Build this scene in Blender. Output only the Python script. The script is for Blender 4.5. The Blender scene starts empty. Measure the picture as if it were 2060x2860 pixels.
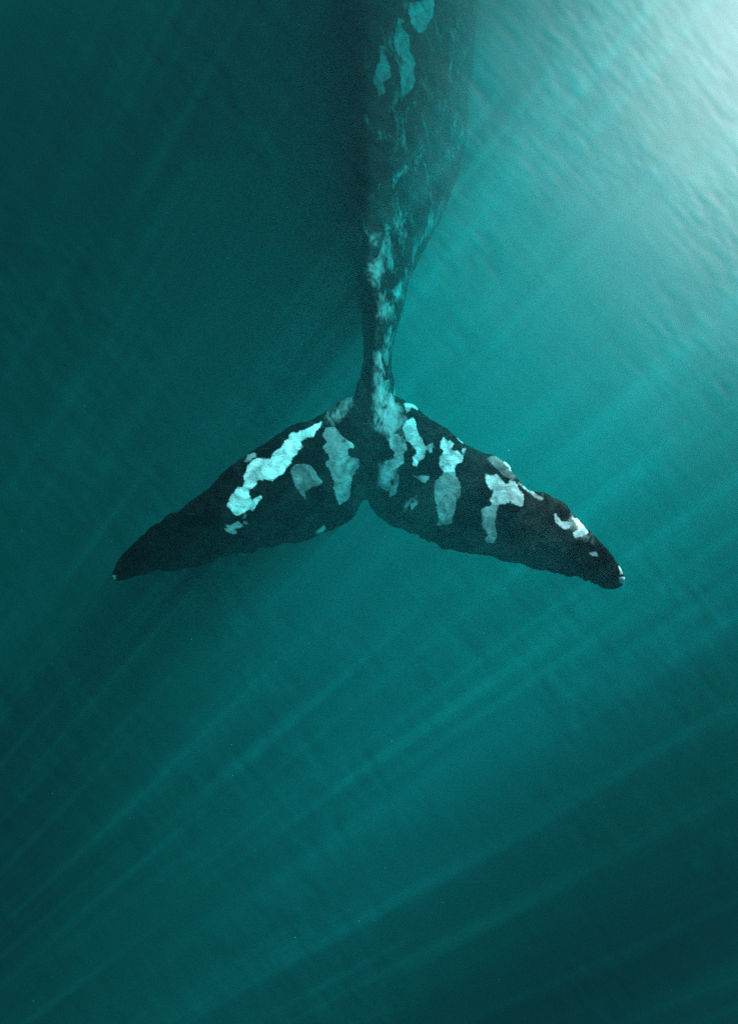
import bpy, math, random
import numpy as np
from mathutils import Vector, noise

scene = bpy.context.scene
C = scene.collection
R = math.radians

# ------------------------------------------------------------------ camera
CAM_Z = 5.75                       # a drone a few metres above the sea
FPX, CX, CY = 2200.0, 1030.0, 1430.0   # focal length and centre in photograph pixels
cam_d = bpy.data.cameras.new('camera')
cam_d.sensor_fit = 'VERTICAL'
cam_d.sensor_height = 24.0
cam_d.lens = 24.0 * FPX / 2860.0
cam_d.clip_start = 0.1
cam_d.clip_end = 4000.0
cam = bpy.data.objects.new('camera', cam_d)
cam.location = (0, 0, CAM_Z)
C.objects.link(cam)
scene.camera = cam

# ------------------------------------------------------------------ sky, sun, exposure
SUN_EL, SUN_AZ = R(34), R(45)
world = bpy.data.worlds.new('World')
scene.world = world
world.use_nodes = True
wn = world.node_tree
wn.nodes.clear()
sky = wn.nodes.new('ShaderNodeTexSky')
sky.sky_type = 'NISHITA'
sky.sun_disc = False
sky.sun_elevation = SUN_EL
sky.sun_rotation = SUN_AZ
sky.air_density = 0.7
sky.dust_density = 0.4
bg = wn.nodes.new('ShaderNodeBackground')
bg.inputs['Strength'].default_value = 0.05
wo = wn.nodes.new('ShaderNodeOutputWorld')
wn.links.new(sky.outputs[0], bg.inputs['Color'])
wn.links.new(bg.outputs[0], wo.inputs['Surface'])

S = Vector((math.cos(SUN_EL) * math.sin(SUN_AZ), math.cos(SUN_EL) * math.cos(SUN_AZ), math.sin(SUN_EL)))
sun_d = bpy.data.lights.new('sun', 'SUN')
sun_d.energy = 5.0
sun_d.angle = R(0.6)
sun_d.color = (1.0, 0.99, 0.97)
sun = bpy.data.objects.new('sun', sun_d)
sun.rotation_euler = (-S).to_track_quat('-Z', 'Y').to_euler()
sun.location = S * 40
C.objects.link(sun)

vs = scene.view_settings
vs.view_transform = 'Standard'
vs.look = 'None'
vs.exposure = 2.1
vs.gamma = 1.0
scene.cycles.max_bounces = 8
scene.cycles.volume_bounces = 0
scene.cycles.adaptive_threshold = 0.03
scene.cycles.transparent_max_bounces = 8
scene.cycles.use_denoising = False


# ------------------------------------------------------------------ node helper
class NT:
    def __init__(self, name):
        self.m = bpy.data.materials.new(name)
        self.m.use_nodes = True
        self.t = self.m.node_tree
        self.t.nodes.clear()

    def n(self, kind, **kw):
        nd = self.t.nodes.new(kind)
        for k, v in kw.items():
            setattr(nd, k, v)
        return nd

    def l(self, a, b):
        self.t.links.new(a, b)

    def put(self, sock, v):
        if hasattr(v, 'is_output') or isinstance(v, bpy.types.NodeSocket):
            self.l(v, sock)
        else:
            sock.default_value = v

    def math(self, op, a, b=None, c=None, clamp=False):
        nd = self.n('ShaderNodeMath', operation=op, use_clamp=clamp)
        self.put(nd.inputs[0], a)
        if b is not None:
            self.put(nd.inputs[1], b)
        if c is not None:
            self.put(nd.inputs[2], c)
        return nd.outputs[0]

    def vmath(self, op, a, b=None):
        nd = self.n('ShaderNodeVectorMath', operation=op)
        self.put(nd.inputs[0], a)
        if b is not None:
            self.put(nd.inputs[1], b)
        return nd

    def noise(self, vec, scale, detail=3.0, rough=0.5, dist=0.0):
        nd = self.n('ShaderNodeTexNoise')
        self.put(nd.inputs['Vector'], vec)
        nd.inputs['Scale'].default_value = scale
        nd.inputs['Detail'].default_value = detail
        nd.inputs['Roughness'].default_value = rough
        nd.inputs['Distortion'].default_value = dist
        return nd.outputs['Fac']

    def mapr(self, v, a, b, c, d, smooth=True):
        nd = self.n('ShaderNodeMapRange')
        nd.interpolation_type = 'SMOOTHSTEP' if smooth else 'LINEAR'
        self.put(nd.inputs['Value'], v)
        for s, x in zip(('From Min', 'From Max', 'To Min', 'To Max'), (a, b, c, d)):
            self.put(nd.inputs[s], x)
        return nd.outputs[0]

    def mix(self, f, a, b):
        nd = self.n('ShaderNodeMix', data_type='RGBA')
        self.put(nd.inputs[0], f)
        self.put(nd.inputs[6], a)
        self.put(nd.inputs[7], b)
        return nd.outputs[2]

    def mapping(self, vec, loc=(0, 0, 0), rot=(0, 0, 0), sc=(1, 1, 1)):
        nd = self.n('ShaderNodeMapping')
        self.put(nd.inputs['Vector'], vec)
        nd.inputs['Location'].default_value = loc
        nd.inputs['Rotation'].default_value = rot
        nd.inputs['Scale'].default_value = sc
        return nd.outputs[0]


# ------------------------------------------------------------------ the sea
def water_material():
    k = NT('sea_water')
    geo = k.n('ShaderNodeNewGeometry')
    # Schlick reflectance, the same from both sides
    cosv = k.math('ABSOLUTE', k.vmath('DOT_PRODUCT', geo.outputs['Incoming'], geo.outputs['Normal']).outputs['Value'])
    fres = k.math('ADD', 0.021, k.math('MULTIPLY', 0.979, k.math('POWER', k.math('SUBTRACT', 1.0, cosv, clamp=True), 5.0)))
    # surface tint: shafts, light and dark areas painted into the transmission
    at = k.n('ShaderNodeAttribute', attribute_name='painted_light')
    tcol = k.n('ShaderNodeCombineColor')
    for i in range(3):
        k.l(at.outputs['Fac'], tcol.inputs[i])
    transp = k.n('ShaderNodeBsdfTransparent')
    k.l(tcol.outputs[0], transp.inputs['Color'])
    gl = k.n('ShaderNodeBsdfAnisotropic', distribution='BECKMANN')
    gl.inputs['Roughness'].default_value = 0.40
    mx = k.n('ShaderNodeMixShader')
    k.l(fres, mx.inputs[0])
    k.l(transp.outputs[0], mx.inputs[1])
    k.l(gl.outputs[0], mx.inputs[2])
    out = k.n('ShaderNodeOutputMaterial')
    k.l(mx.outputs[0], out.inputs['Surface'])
    sc = k.n('ShaderNodeVolumeScatter')
    sc.inputs['Color'].default_value = (0.012, 0.97, 1.0, 1)
    sc.inputs['Density'].default_value = 0.36
    sc.inputs['Anisotropy'].default_value = 0.30
    ab = k.n('ShaderNodeVolumeAbsorption')
    ab.inputs['Color'].default_value = (0.0, 0.995, 0.995, 1)
    ab.inputs['Density'].default_value = 3.8
    ad = k.n('ShaderNodeAddShader')
    k.l(sc.outputs[0], ad.inputs[0])
    k.l(ab.outputs[0], ad.inputs[1])
    k.l(ad.outputs[0], out.inputs['Volume'])
    return k.m


TILE = 14.0       # metres after which the fine wave pattern repeats, wider than the view


def field(seed, len_u, len_v, ang, N=1024, tile=TILE):
    """smooth random field, periodic over tile metres: len_u / len_v = feature size along / across ang"""
    g = np.random.RandomState(seed).normal(size=(N, N))
    f = np.fft.fftfreq(N, tile / N) * 2 * math.pi
    KX, KY = np.meshgrid(f, f, indexing='xy')
    ku = KX * math.cos(ang) + KY * math.sin(ang)
    kv = -KX * math.sin(ang) + KY * math.cos(ang)
    H = np.exp(-0.5 * ((ku * len_u) ** 2 + (kv * len_v) ** 2))
    r = np.fft.ifft2(np.fft.fft2(g) * H).real
    return r / r.std()


def lookup(F, X, Y, tile=TILE):
    N = len(F)
    u = (X / tile * N) % N
    v = (Y / tile * N) % N
    i0, j0 = np.floor(u).astype(int), np.floor(v).astype(int)
    fu, fv = u - i0, v - j0
    i0 %= N
    j0 %= N
    i1, j1 = (i0 + 1) % N, (j0 + 1) % N
    return (F[j0, i0] * (1 - fu) + F[j0, i1] * fu) * (1 - fv) + (F[j1, i0] * (1 - fu) + F[j1, i1] * fu) * fv


def axis_steps(near):
    a = list(np.arange(0, near, 0.017))
    a += list(np.arange(a[-1] + .05, 9.0, 0.05))
    s = 0.05
    while a[-1] < 700:
        s *= 1.3
        a.append(a[-1] + s)
    a = np.array(a)
    return np.concatenate([-a[:0:-1], a])


CREST = R(-50)         # wind ripples: crests run from upper left to lower right


def build_sea():
    ax, ay = axis_steps(3.0), axis_steps(4.0)
    n, r = len(ax), len(ay)
    X, Y = np.meshgrid(ax, ay, indexing='xy')
    # wind ripples, patchy, on a low swell
    fine = field(11, .07, .013, CREST) + .6 * field(12, .05, .012, R(-34)) + .6 * field(17, .09, .018, R(-60)) + .4 * field(18, .035, .015, R(-78))
    fine = fine / fine.std()
    swell = field(13, .30, .10, CREST)
    patchy = np.clip(.78 + .24 * field(14, .4, .25, CREST) + .2 * field(15, .16, .1, CREST), .1, 1.6)
    Hf = fine * .00026 * patchy + swell * .0005
    # thin light shafts, painted as streaks in the surface transmission
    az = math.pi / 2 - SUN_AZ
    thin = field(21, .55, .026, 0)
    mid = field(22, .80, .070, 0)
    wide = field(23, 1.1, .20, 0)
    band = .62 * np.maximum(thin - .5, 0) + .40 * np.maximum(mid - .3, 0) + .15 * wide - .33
    # the painted streaks fan out from near the camera's shadow point
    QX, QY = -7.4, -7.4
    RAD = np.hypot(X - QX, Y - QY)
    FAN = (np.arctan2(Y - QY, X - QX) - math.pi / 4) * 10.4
    broad = field(8743, 2.6, 1.1, az, 64, 28.0)  # large bright and dim areas of light, painted into the surface tint
    ripple_tint = np.clip(1 + .043 * fine * patchy, .8, 1.2)  # light and dark ripple streaks painted into the same tint
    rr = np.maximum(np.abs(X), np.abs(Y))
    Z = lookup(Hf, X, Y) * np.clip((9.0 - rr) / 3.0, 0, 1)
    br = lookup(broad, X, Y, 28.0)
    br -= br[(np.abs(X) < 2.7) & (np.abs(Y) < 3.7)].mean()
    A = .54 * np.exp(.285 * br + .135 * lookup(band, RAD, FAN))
    A = np.where(A > .75, .75 + .18 * np.tanh((A - .75) / .18), A) * lookup(ripple_tint, X, Y)
    verts = np.stack([X, Y, Z], -1).reshape(-1, 3)
    a0 = (np.arange(r - 1)[:, None] * n + np.arange(n - 1)[None, :]).ravel()
    faces = np.stack([a0, a0 + 1, a0 + n + 1, a0 + n], -1).tolist()
    # closed below: skirt and bottom
    ring = [i for i in range(n)] + [j * n + n - 1 for j in range(1, r)] + \
           [(r - 1) * n + i for i in range(n - 2, -1, -1)] + [j * n for j in range(r - 2, 0, -1)]
    verts = verts.tolist()
    low = {}
    for v in ring:
        low[v] = len(verts)
        verts.append([verts[v][0], verts[v][1], -18.0])
    for a, b in zip(ring, ring[1:] + ring[:1]):
        faces.append((a, low[a], low[b], b))
    faces.append(tuple(low[v] for v in reversed(ring)))
    me = bpy.data.meshes.new('sea')
    me.from_pydata(verts, [], faces)
    me.polygons.foreach_set('use_smooth', [True] * len(me.polygons))
    at = me.attributes.new('painted_light', 'FLOAT', 'POINT')
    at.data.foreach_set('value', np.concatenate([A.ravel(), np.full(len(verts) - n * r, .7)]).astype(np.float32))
    me.materials.append(water_material())
    o = bpy.data.objects.new('sea', me)
    o['kind'] = 'structure'
    C.objects.link(o)


def build_seabed():
    k = NT('silt')
    pos = k.n('ShaderNodeNewGeometry').outputs['Position']
    f = k.noise(pos, 0.4, 5.0)
    col = k.mix(f, (0.10, 0.09, 0.07, 1), (0.17, 0.15, 0.11, 1))
    b = k.n('ShaderNodeBsdfPrincipled')
    k.l(col, b.inputs['Base Color'])
    b.inputs['Roughness'].default_value = 0.95
    out = k.n('ShaderNodeOutputMaterial')
    k.l(b.outputs[0], out.inputs['Surface'])
    n = 61
    ax = np.linspace(-690, 690, n)
    verts, faces = [], []
    for y in ax:
        for x in ax:
            verts.append((x, y, -14.0 + 0.8 * noise.noise((x * .02, y * .02, 3.1))))
    for j in range(n - 1):
        for i in range(n - 1):
            a = j * n + i
            faces.append((a, a + 1, a + n + 1, a + n))
    me = bpy.data.meshes.new('seabed')
    me.from_pydata(verts, [], faces)
    me.materials.append(k.m)
    o = bpy.data.objects.new('seabed', me)
    o['kind'] = 'structure'
    C.objects.link(o)


# ------------------------------------------------------------------ the whale
def w(px, py, z):
    """photograph pixel -> the point at height z it shows"""
    d = CAM_Z - z
    return ((px - CX) / FPX * d, (CY - py) / FPX * d, z)


def z1(pts):   # enlargement of the left lobe
    return [(280 + x / 2.0425, 1040 + y / 2.0425) for x, y in pts]


def z2(pts):   # enlargement of the right lobe
    return [(960 + x / 1.945, 1040 + y / 1.945) for x, y in pts]


def z3(pts):   # back, top of the picture
    return [(800 + x / 2.723, 20 + y / 2.723) for x, y in pts]


def z4(pts):   # tail stock
    return [(800 + x / 2.723, 560 + y / 2.723) for x, y in pts]


LE_L = [(1060, 1062)] + z1([(1500, 120), (1440, 140), (1350, 165), (1280, 222), (1180, 268), (1080, 312), (960, 388), (850, 458), (740, 540), (650, 628),
            (560, 700), (400, 800), (290, 880), (180, 980), (110, 1060), (72, 1110), (62, 1165)])
TE_L = [(1070, 1375)] + z1([(1525, 722), (1480, 785), (1430, 842), (1330, 905), (1240, 932), (1150, 965), (960, 998), (800, 1035), (650, 1092),
            (520, 1115), (400, 1140), (300, 1135), (210, 1166), (110, 1188), (78, 1190)])
LE_R = [(1000, 1062)] + z2([(150, 95), (240, 110), (300, 140), (350, 160), (400, 192), (500, 258), (600, 328), (680, 388), (780, 448), (870, 482), (930, 560), (1000, 622),
            (1100, 646), (1180, 698), (1250, 778), (1330, 850), (1400, 930), (1470, 1000), (1510, 1065), (1530, 1125)])
TE_R = [(985, 1375)] + z2([(133, 690), (160, 735), (200, 792), (260, 842), (330, 872), (390, 895), (470, 925), (540, 960), (610, 975), (710, 990), (820, 1015),
            (940, 1048), (1090, 1078), (1190, 1115), (1270, 1117), (1380, 1160), (1450, 1188), (1512, 1172)])


def resample(pts, n):
    p = np.array(pts, float)
    d = np.r_[0, np.cumsum(np.hypot(*np.diff(p, axis=0).T))]
    t = np.linspace(0, d[-1], n)
    return np.stack([np.interp(t, d, p[:, 0]), np.interp(t, d, p[:, 1])], -1)


def ragged(p, seed, amp):
    """uneven edge: the wobble of refraction modelled into the outline"""
    q = p.copy()
    tan = np.gradient(p, axis=0)
    tan /= np.linalg.norm(tan, axis=1)[:, None] + 1e-9
    nor = np.stack([-tan[:, 1], tan[:, 0]], -1)
    for i in range(len(p)):
        s = i * 1.0
        gust = .35 + 1.8 * max(0.0, noise.noise((s * .04, seed, 20)))
        v = 1.3 * noise.noise((s * .033, seed, 0)) + .5 * noise.noise((s * .1, seed, 2)) + gust * (1.1 * noise.noise((s * .2 + 4 * noise.noise((s * .05, seed, 7)), seed, 5)) + .7 * noise.noise((s * .45 + 5 * noise.noise((s * .08, seed, 3)), seed, 9)))
        fade = min(1.0, i / 20)
        q[i] += nor[i] * v * amp * fade
    return q


def lobe(le, te, zle, zte, thick, seed, verts, faces):
    n, m = 220, 40
    L = ragged(resample(le, n), seed, 6.5)
    T = ragged(resample(te, n), seed + 3.7, 7.5)
    base = len(verts)
    for i in range(n):
        t = i / (n - 1)
        zl, zt = zle(t), zte(t)
        a = np.array(w(L[i, 0], L[i, 1], zl))
        b = np.array(w(T[i, 0], T[i, 1], zt))
        chord = np.linalg.norm(b - a)
        th = thick(t)
        for j in range(m):
            ang = 2 * math.pi * j / m
            c = 0.5 - 0.5 * math.cos(ang)          # along the chord, 0 at the leading edge
            prof = (2.6 * math.sqrt(max(c, 0)) * (1 - c) ** 0.9) * 0.5 + 0.12 * math.sqrt(max(c * (1 - c), 0))
            up = (th * prof + .011 * max(4 * c * (1 - c), 0) ** .35) * (1 if ang <= math.pi else -1)
            p = a + (b - a) * c
            p[2] += up
            verts.append(tuple(p))
    for i in range(n - 1):
        for j in range(m):
            j2 = (j + 1) % m
            faces.append((base + i * m + j, base + i * m + j2, base + (i + 1) * m + j2, base + (i + 1) * m + j))
    faces.append(tuple(base + j for j in reversed(range(m))))
    faces.append(tuple(base + (n - 1) * m + j for j in range(m)))


def tube(st, verts, faces, m=56, n=240):
    """st: (x, y, z of centre, half width, half height up, half height down, lean of the ridge)"""
    st = np.array(st, float)
    d = np.r_[0, np.cumsum(np.linalg.norm(np.diff(st[:, :3], axis=0), axis=1))]
    # smooth (Catmull-Rom like) sampling
    t = np.linspace(0, d[-1], n)
    cols = []
    for c in range(st.shape[1]):
        g = np.gradient(st[:, c], d)
        k = np.clip(np.searchsorted(d, t, side='right') - 1, 0, len(d) - 2)
        hh = d[k + 1] - d[k]
        u = (t - d[k]) / hh
        cols.append((2 * u**3 - 3 * u**2 + 1) * st[k, c] + (u**3 - 2 * u**2 + u) * hh * g[k] +
                    (-2 * u**3 + 3 * u**2) * st[k + 1, c] + (u**3 - u**2) * hh * g[k + 1])
    Q = np.stack(cols, -1)
    base = len(verts)
    for i in range(n):
        x, y, z, hw, hu, hd, lean = Q[i]
        ridge = max(0.0, 1 - t[i] / 5.5)
        for j in range(m):
            a = 2 * math.pi * j / m
            cx, sz = math.cos(a), math.sin(a)
            e = 1.0 + 0.45 * ridge                  # keeled towards the tail
            xx = math.copysign(abs(cx) ** e, cx) * hw
            zz = sz * (hu if sz > 0 else hd)
            verts.append((x + xx - lean * hw * max(sz, 0) ** 1.6, y, z + zz))
    for i in range(n - 1):
        for j in range(m):
            j2 = (j + 1) % m
            faces.append((base + i * m + j, base + (i + 1) * m + j, base + (i + 1) * m + j2, base + i * m + j2))
    faces.append(tuple(base + j for j in range(m)))
    faces.append(tuple(base + (n - 1) * m + j for j in reversed(range(m))))


# pale skin, with glints and caustic light painted in: (outline in photograph pixels, how pale)
PATCH = [
    (z1([(1255, 285), (1220, 300), (1160, 335), (1090, 350), (1060, 390), (1030, 420), (980, 460), (970, 490), (890, 490), (840, 535), (825, 580), (812, 650), (850, 660), (890, 640), (890, 610), (970, 620), (1010, 590), (1050, 560), (1085, 520), (1100, 470), (1150, 430), (1140, 400), (1170, 375), (1210, 360), (1250, 305)]), 1.1),
    (z1([(820, 510), (835, 475), (880, 462), (890, 485), (850, 510)]), .42),
    (z1([(785, 660), (830, 650), (845, 690), (860, 740), (910, 700), (920, 715), (880, 760), (880, 785), (830, 785), (820, 800), (770, 808), (740, 775), (722, 755), (745, 720)]), 1.25),
    (z1([(700, 850), (740, 862), (790, 850), (810, 875), (780, 885), (745, 880), (782, 905), (765, 915), (715, 900), (703, 884), (725, 882)]), .5),
    (z1([(815, 815), (835, 810), (835, 830), (815, 835)]), .5),
    (z1([(810, 845), (835, 845), (835, 865), (815, 860)]), .5),
    (z1([(1085, 560), (1110, 530), (1190, 535), (1230, 580), (1258, 630), (1200, 665), (1170, 680), (1165, 720), (1135, 690), (1110, 650), (1100, 610)]), .28),
    (z1([(1280, 310), (1330, 315), (1370, 360), (1410, 430), (1420, 480), (1470, 500), (1475, 540), (1440, 590), (1430, 640), (1425, 710), (1365, 745), (1345, 690), (1330, 620), (1310, 570), (1285, 520), (1310, 500), (1270, 430), (1290, 400), (1270, 360)]), .25),
    (z1([(1368, 365), (1380, 368), (1440, 420), (1436, 432), (1400, 400)]), .5),  # thin painted glint
    (z1([(1230, 910), (1270, 875), (1285, 885), (1265, 910), (1235, 920)]), .28),
    (z1([(50, 1150), (90, 1160), (92, 1185), (70, 1200), (48, 1195)]), .6),
    (z2([(200, 60), (238, 48), (245, 130), (222, 135), (195, 95)]), .2),
    (z2([(330, 172), (370, 165), (400, 195), (395, 206), (365, 187), (352, 215), (340, 215)]), .55),
    (z2([(335, 260), (370, 250), (385, 300), (420, 360), (437, 420), (430, 470), (405, 480), (400, 515), (375, 500), (375, 460), (395, 455), (390, 420), (360, 380), (340, 350), (320, 310)]), .72),
    (z2([(255, 330), (300, 330), (340, 370), (345, 420), (320, 440), (320, 500), (270, 530), (230, 520), (225, 490), (270, 470), (270, 430), (245, 410), (250, 370)]), .36),
    (z2([(185, 570), (255, 540), (250, 640), (220, 650), (190, 620)]), .28),
    (z2([(450, 405), (485, 385), (495, 415), (480, 412), (475, 440), (460, 435)]), .4),
    (z2([(525, 370), (540, 355), (555, 385), (565, 370), (595, 390), (575, 425), (610, 425), (650, 455), (640, 485), (605, 500), (600, 545), (540, 545), (515, 520), (520, 470), (545, 430), (525, 410)]), .70),
    (z2([(540, 542), (600, 542), (603, 565), (630, 600), (630, 670), (605, 720), (600, 770), (580, 795), (580, 825), (520, 835), (490, 830), (515, 795), (505, 740), (490, 690), (500, 600), (530, 565)]), .27),
    (z2([(760, 550), (800, 565), (830, 560), (860, 605), (890, 615), (905, 595), (940, 605), (960, 645), (980, 660), (965, 725), (925, 720), (890, 705), (845, 720), (812, 718), (790, 690), (810, 670), (815, 640), (790, 625), (775, 600)]), .68),
    (z2([(805, 716), (845, 718), (830, 760), (835, 795), (820, 800), (825, 880), (815, 920), (780, 922), (765, 900), (780, 880), (770, 850), (755, 840), (748, 745), (770, 730)]), .26),
    (z2([(375, 565), (420, 560), (465, 565), (445, 605), (405, 585)]), .4),
    (z2([(325, 755), (330, 720), (365, 675), (372, 682), (347, 727)]), .2),
    (z2([(385, 670), (397, 710), (365, 745), (370, 712)]), .28),
    (z2([(265, 570), (295, 555), (290, 600), (270, 670), (245, 675), (265, 620)]), .2),
    (z2([(1145, 760), (1160, 770), (1185, 805), (1225, 810), (1240, 825), (1225, 845), (1200, 852), (1150, 815)]), .45),  # painted sparkles on the right leading edge
    (z2([(1240, 785), (1270, 795), (1300, 830), (1330, 870), (1300, 885), (1260, 890), (1250, 870), (1275, 850)]), .85),  # painted glow and streak beside the sparkles
    (z2([(1335, 980), (1365, 975), (1375, 1000), (1345, 1002)]), .4),
    (z2([(1498, 1055), (1520, 1065), (1524, 1095), (1505, 1098)]), .95),  # painted glint where the tip nears the surface
    (z2([(1500, 1122), (1530, 1115), (1520, 1142), (1504, 1145)]), .95),  # second painted glint at the tip
    (z2([(780, 470), (830, 455), (880, 500), (930, 560), (920, 585), (870, 570), (830, 530)]), .16),
    (z2([(862, 487), (880, 480), (908, 512), (895, 516)]), .95),  # white glint painted on the leading edge
    (z2([(862, 500), (870, 498), (908, 530), (903, 540)]), .8),  # painted glint line just behind it
    (z2([(618, 350), (640, 352), (646, 378), (632, 370)]), .7),  # small painted glint nearer the root
    (z2([(640, 430), (660, 405), (668, 408), (650, 440)]), .5),
    (z2([(955, 600), (975, 612), (1080, 685), (1074, 694), (1000, 645)]), .4),
    (z3([(700, 290), (760, 300), (810, 360), (795, 372), (745, 322), (728, 338), (770, 420), (790, 520), (740, 570), (750, 650), (705, 665), (670, 560), (690, 440), (715, 390)]), .17),
    (z3([(830, 180), (850, 80), (875, 100), (880, 170), (930, 230), (930, 330), (980, 430), (960, 490), (970, 560), (920, 660), (880, 670), (870, 560), (850, 470), (880, 420), (830, 310), (815, 230)]), .22),
    (z3([(925, 40), (940, -40), (1120, -60), (1110, 75), (1070, 110), (1050, 180), (1000, 200), (960, 140)]), .26),
]
# mottled, scarred skin, with some glow and sheen painted in: outline, density, paleness
MOTTLE = [
    (z4([(990, 270), (1060, 30), (1110, 60), (1190, 110), (1240, 160), (1180, 250), (1080, 340), (1010, 420), (980, 500), (960, 580), (950, 650), (940, 700), (915, 760), (900, 820), (880, 890), (830, 960), (740, 950), (640, 900), (640, 830), (740, 700), (860, 540), (900, 440), (930, 330)]), .95),
    (z4([(740, 930), (900, 850), (850, 1000), (830, 1130), (810, 1230), (810, 1350), (820, 1480), (870, 1500), (900, 1634), (620, 1634), (640, 1300), (600, 1150), (650, 1100), (700, 1040)]), .95),
    (z4([(530, 140), (700, 190), (820, 260), (900, 400), (860, 540), (740, 700), (640, 830), (560, 740), (520, 570), (510, 450), (540, 300)]), .75),
    (z3([(540, 780), (650, 650), (690, 850), (680, 1050), (640, 1380), (590, 1300), (600, 1000), (530, 900)]), .7),
    (z3([(790, 1430), (840, 1420), (900, 1560), (880, 1634), (800, 1560)]), .7),
    (z3([(1030, 1450), (1110, 1440), (1130, 1634), (1040, 1634)]), .7),
    (z1([(1240, 300), (1280, 215), (1350, 165), (1440, 130), (1450, 150), (1420, 230), (1380, 310), (1300, 320)]), 1.15),
    (z2([(135, 120), (300, 60), (335, 180), (350, 260), (330, 340), (260, 440), (330, 520), (250, 660), (180, 640), (160, 500), (210, 400), (150, 300)]), 1.1),
    (z2([(1150, 745), (1240, 770), (1330, 860), (1350, 930), (1260, 890), (1150, 820)]), 1.0),  # soft glow painted around the tip glints
    (z2([(780, 455), (900, 490), (1010, 630), (1100, 650), (1190, 720), (1080, 690), (930, 590), (830, 540)]), .35),
    (z1([(440, 970), (470, 890), (600, 770), (740, 640), (745, 700), (650, 800), (520, 900)]), .22),  # faint sheen painted on the left lobe
]


def sdf_poly(P, poly):
    """signed distance (positive inside) of points P (n,2) from a polygon"""
    V = np.array(poly, float)
    d = np.full(len(P), 1e9)
    inside = np.zeros(len(P), bool)
    for i in range(len(V)):
        a, b = V[i], V[(i + 1) % len(V)]
        e = b - a
        wv = P - a
        t = np.clip((wv @ e) / (e @ e + 1e-12), 0, 1)
        q = wv - t[:, None] * e
        d = np.minimum(d, (q * q).sum(1))
        c = ((a[1] > P[:, 1]) != (b[1] > P[:, 1]))
        with np.errstate(divide='ignore', invalid='ignore'):
            xi = a[0] + (P[:, 1] - a[1]) * e[0] / (e[1] if e[1] != 0 else 1e-9)
        inside ^= c & (P[:, 0] < xi)
    d = np.sqrt(d)
    return np.where(inside, d, -d)


def whale_material():
    k = NT('whale_skin')
    tc = k.n('ShaderNodeTexCoord').outputs['Object']

    def attr(nm):
        a = k.n('ShaderNodeAttribute', attribute_name=nm)
        return a.outputs['Fac']
    edge, pale, mott = attr('patch_edge'), attr('patch_pale'), attr('mottle')
    wob = k.math('SUBTRACT', k.noise(tc, 15.0, 2.5, 0.55, 0.6), 0.5)
    e = k.math('ADD', edge, k.math('MULTIPLY', wob, 15.0))
    m = k.mapr(k.math('ADD', e, k.math('MULTIPLY', k.math('SUBTRACT', k.noise(tc, 62.0, 3.0, 0.6), 0.5), 7.0)), -3.2, 1.8, 0.0, 1.0)
    # inside a patch: uneven pigment
    cloud = k.mapr(k.noise(tc, 7.0, 6.0, 0.65, 1.2), 0.3, 0.72, 0.32, 1.3)
    scr = k.noise(k.mapping(tc, rot=(0, 0, 0.5), sc=(1, 5, 1)), 26.0, 3.0, 0.6)
    freck = k.mapr(k.noise(tc, 55.0, 4.0, 0.7), 0.30, 0.46, 0.55, 1.0)
    fine = k.math('MULTIPLY', k.mapr(scr, 0.35, 0.6, 0.72, 1.0), freck)
    patch_v = k.math('MULTIPLY', k.math('MULTIPLY', k.math('MULTIPLY', pale, 0.78), cloud), fine)
    # mottled scarring, also carries the painted glow and sheen
    n1 = k.noise(k.mapping(tc, sc=(1.0, 0.6, 1.0)), 6.5, 8.0, 0.66, 0.7)
    n2 = k.noise(k.mapping(tc, rot=(0, 0, .3), sc=(1.0, 0.5, 1.0)), 30.0, 5.0, 0.65, 0.5)
    mm = k.math('ADD', k.math('MULTIPLY', n1, 0.72), k.math('MULTIPLY', n2, 0.28))
    thr = k.math('SUBTRACT', 0.66, k.math('MULTIPLY', mott, 0.25))
    mk = k.mapr(mm, k.math('SUBTRACT', thr, 0.05), k.math('ADD', thr, 0.15), 0.0, 1.0)
    mott_v = k.math('MULTIPLY', k.math('MULTIPLY', mk, k.math('POWER', mott, 0.8)), 0.25)
    base_v = k.mapr(k.noise(tc, 4.5, 7.0, 0.68, 1.0), 0.40, 0.74, 0.001, 0.015)
    # thin scratches
    sv = k.noise(k.mapping(tc, rot=(0, 0, -0.7), sc=(1, 9, 1)), 11.0, 2.0, 0.5, 0.3)
    sv = k.math('MULTIPLY', k.mapr(sv, 0.64, 0.72, 0.0, 1.0), 0.02)
    v = k.math('MAXIMUM', k.math('MULTIPLY', m, patch_v), k.math('MAXIMUM', mott_v, k.math('ADD', base_v, sv)))
    col = k.mix(k.math('POWER', v, 0.5, clamp=True), (0.0, 0.0, 0.0, 1), (1, 1, 1, 1))
    cc = k.n('ShaderNodeCombineColor')
    k.l(k.math('MULTIPLY', v, 0.97), cc.inputs[0])
    k.l(v, cc.inputs[1])
    k.l(v, cc.inputs[2])
    b = k.n('ShaderNodeBsdfPrincipled')
    k.l(cc.outputs[0], b.inputs['Base Color'])
    b.inputs['Roughness'].default_value = 0.55
    b.inputs['Specular IOR Level'].default_value = 0.03
    bp = k.n('ShaderNodeBump')
    bp.inputs['Strength'].default_value = 0.3
    bp.inputs['Distance'].default_value = 0.02
    k.l(k.math('ADD', k.noise(tc, 30.0, 4.0, 0.6), k.math('MULTIPLY', k.noise(tc, 7.0, 3.0), 2.0)), bp.inputs['Height'])
    k.l(bp.outputs[0], b.inputs['Normal'])
    out = k.n('ShaderNodeOutputMaterial')
    k.l(b.outputs[0], out.inputs['Surface'])
    return k.m


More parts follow.
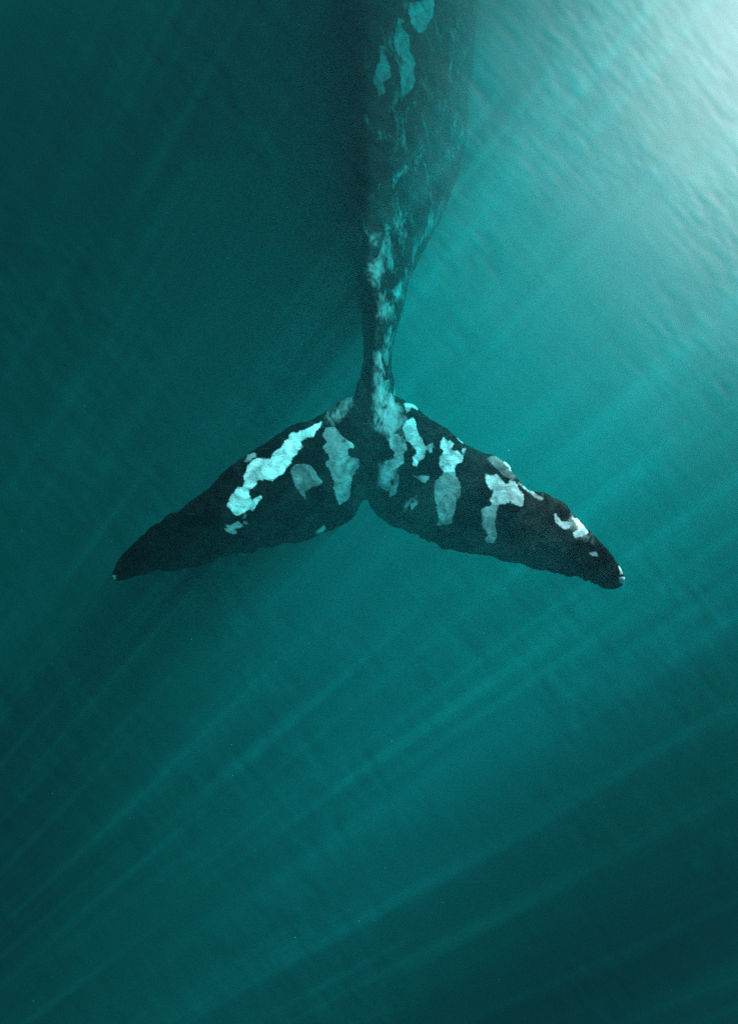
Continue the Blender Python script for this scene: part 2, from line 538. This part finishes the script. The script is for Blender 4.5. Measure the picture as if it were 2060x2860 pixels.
def build_whale():
    verts, faces = [], []
    lerp = lambda a, b, t: a + (b - a) * t
    ss = lambda t: t * t * (3 - 2 * t)
    # flukes: left lobe lies a little deeper, the right leading edge almost breaks the surface
    lobe(LE_L, TE_L, lambda t: lerp(-.27, -.21, ss(t)) + .08 * math.sin(math.pi * t),
         lambda t: lerp(-.32, -.26, ss(t)), lambda t: .10 * (1 - t) ** .7 + .018, 1.3, verts, faces)
    lobe(LE_R, TE_R, lambda t: lerp(-.27, -.085, ss(min(1, t * 1.4))), lambda t: lerp(-.32, -.16, ss(t)),
         lambda t: .10 * (1 - t) ** .7 + .018, 8.1, verts, faces)
    # body: from inside the flukes to the snout, going down and away
    PX = [  # px, py, depth of the ridge, half width px, half height factor, lean of the ridge
        (1026, 1370, .27, 16, 1.0, 0),
        (1030, 1270, .25, 36, 1.1, 0),
        (1040, 1180, .22, 54, 1.3, .1),
        (1047, 1110, .20, 58, 1.6, .15),
        (1051, 1050, .20, 44, 2.1, .15),
        (1054, 980, .20, 40, 2.6, .2),
        (1063, 900, .20, 54, 2.3, .3),
        (1062, 800, .20, 78, 1.9, .4),
        (1076, 700, .21, 106, 2.0, .5),
        (1092, 615, .23, 135, 2.0, .5),
        (1110, 440, .29, 182, 2.0, .5),
        (1116, 250, .36, 204, 1.9, .5),
        (1118, 40, .44, 216, 1.8, .45)]
    st = []
    for px, py, dep, hw, hu, lean in PX:
        z = -dep - hw / FPX * (CAM_Z + 1) * hu
        x, y, _ = w(px, py, z)
        r = hw / FPX * (CAM_Z - z)
        st.append((x, y, -dep - r * hu, r, r * hu, r * hu, lean))
    x0 = st[-1][0]
    for y, z, r in ((6.0, -2.0, .84), (7.4, -2.1, 1.04), (9.0, -2.25, 1.12), (10.6, -2.4, .98), (12.0, -2.6, .66), (12.9, -2.72, .3), (13.2, -2.76, .08)):
        st.append((x0, y, z, r, r * (1.7 if y < 7 else 1.3 if y < 9 else 1.05), r * (1.5 if y < 7 else 1.15), max(0, .45 - (y - 5) * .1)))
    tube(st, verts, faces)
    # flippers, out of the picture near the head
    for s in (-1, 1):
        base = len(verts)
        n, m = 30, 20
        for i in range(n):
            t = i / (n - 1)
            c0 = np.array((x0 + s * (0.8 + 2.0 * t), 9.8 - 1.3 * t * t, -2.7 - .5 * t))
            ch = .38 * (1 - t ** 2.2) + .05
            for j in range(m):
                a = 2 * math.pi * j / m
                verts.append(tuple(c0 + np.array((0, ch * math.cos(a), .22 * ch * math.sin(a)))))
        for i in range(n - 1):
            for j in range(m):
                j2 = (j + 1) % m
                faces.append((base + i * m + j, base + i * m + j2, base + (i + 1) * m + j2, base + (i + 1) * m + j))
        faces.append(tuple(base + j for j in range(m)))
        faces.append(tuple(base + (n - 1) * m + j for j in range(m)))
    me = bpy.data.meshes.new('whale_rough')
    me.from_pydata(verts, [], faces)
    o = bpy.data.objects.new('whale', me)
    C.objects.link(o)
    rm = o.modifiers.new('remesh', 'REMESH')
    rm.mode = 'VOXEL'
    rm.voxel_size = 0.0118
    rm.use_smooth_shade = True
    sm = o.modifiers.new('smooth', 'SMOOTH')
    sm.factor = 0.5
    sm.iterations = 4
    dg = bpy.context.evaluated_depsgraph_get()
    new = bpy.data.meshes.new_from_object(o.evaluated_get(dg))
    o.modifiers.clear()
    o.data = new
    new.name = 'whale'
    bpy.data.meshes.remove(me)
    nv = len(new.vertices)
    co = np.empty(nv * 3, np.float32)
    new.vertices.foreach_get('co', co)
    co = co.reshape(-1, 3).astype(float)
    no = np.empty(nv * 3, np.float32)
    new.vertex_normals.foreach_get('vector', no)
    no = no.reshape(-1, 3)
    D = CAM_Z - co[:, 2]
    P = np.stack([CX + co[:, 0] / D * FPX, CY - co[:, 1] / D * FPX], -1)
    # refraction by the ripples, modelled as a wobble of the skin itself
    ca, sa = math.cos(CREST), math.sin(CREST)
    wa = field(31, .05, .016, CREST) + .7 * field(33, .16, .05, CREST)
    wb = field(32, .045, .02, CREST) + .7 * field(34, .15, .06, CREST)
    da = .0038 * lookup(wa, co[:, 0] + co[:, 2] * .3, co[:, 1] + co[:, 2] * .2)
    db = .0032 * lookup(wb, co[:, 0] - co[:, 2] * .2, co[:, 1] + co[:, 2] * .3)
    co[:, 0] += -sa * da + ca * db
    co[:, 1] += ca * da + sa * db
    new.vertices.foreach_set('co', co.astype(np.float32).ravel())
    new.update()
    edge = np.full(nv, -60.0)
    pale = np.zeros(nv)
    mott = np.zeros(nv)
    top = no[:, 2] > -0.15
    for poly, v in PATCH:
        q = np.array(poly)
        lo, hi = q.min(0) - 30, q.max(0) + 30
        idx = np.nonzero(top & (P > lo).all(1) & (P < hi).all(1))[0]
        if len(idx) == 0:
            continue
        s = sdf_poly(P[idx], poly)
        better = s > edge[idx]
        pale[idx[better]] = v
        edge[idx] = np.maximum(edge[idx], s)
    for poly, v in MOTTLE:
        q = np.array(poly)
        lo, hi = q.min(0) - 60, q.max(0) + 60
        idx = np.nonzero(top & (P > lo).all(1) & (P < hi).all(1))[0]
        if len(idx) == 0:
            continue
        s = sdf_poly(P[idx], poly)
        mott[idx] = np.maximum(mott[idx], v * np.clip((s + 22) / 60, 0, 1))
    # the whole back is faintly scarred, and painted paler on the right flank facing the sun
    back = np.clip((1075 - P[:, 1]) / 60, 0, 1) * np.clip(no[:, 0] * 1.2 + .35, 0, 1) * .48
    mott[top] = np.maximum(mott[top], back[top])
    # the rest of the back beyond the picture carries loose scars too
    far = (P[:, 1] < 60) & top
    mott[far] = np.maximum(mott[far], .45 * np.clip((60 - P[far, 1]) / 200, 0, 1))
    for nm, arr in (('patch_edge', np.clip(edge, -40, 40)), ('patch_pale', pale), ('mottle', mott)):
        a = new.attributes.new(nm, 'FLOAT', 'POINT')
        a.data.foreach_set('value', arr.astype(np.float32))
    new.materials.clear()
    new.materials.append(whale_material())
    o['label'] = 'dark whale with white-patched tail flukes diving away under the teal sea surface'
    o['category'] = 'whale'
    print('whale verts', nv)


def build_specks():
    """plankton and bits of foam drifting just under the surface"""
    rng = random.Random(9)
    verts, faces = [], []
    for _ in range(260):
        z = -rng.uniform(.02, .5)
        c = Vector((rng.uniform(-3.4, 3.4), rng.uniform(-4.4, 4.4), z))
        r = rng.choice((.001, .0015, .0015, .002, .003))
        b = len(verts)
        for d in ((1, 0, 0), (-1, 0, 0), (0, 1, 0), (0, -1, 0), (0, 0, 1), (0, 0, -1)):
            verts.append(tuple(c + Vector(d) * r * rng.uniform(.7, 1.3)))
        for f in ((0, 2, 4), (2, 1, 4), (1, 3, 4), (3, 0, 4), (2, 0, 5), (1, 2, 5), (3, 1, 5), (0, 3, 5)):
            faces.append(tuple(b + q for q in f))
    k = NT('plankton')
    bs = k.n('ShaderNodeBsdfPrincipled')
    n = k.noise(k.n('ShaderNodeNewGeometry').outputs['Position'], 3.0, 2.0)
    k.l(k.mix(n, (.35, .36, .34, 1), (.7, .7, .68, 1)), bs.inputs['Base Color'])
    bs.inputs['Roughness'].default_value = .7
    out = k.n('ShaderNodeOutputMaterial')
    k.l(bs.outputs[0], out.inputs['Surface'])
    me = bpy.data.meshes.new('plankton_specks')
    me.from_pydata(verts, [], faces)
    me.materials.append(k.m)
    o = bpy.data.objects.new('plankton_specks', me)
    o['kind'] = 'stuff'
    o['label'] = 'tiny pale specks drifting in the teal water'
    o['category'] = 'plankton'
    C.objects.link(o)


build_sea()
build_seabed()
build_whale()
build_specks()
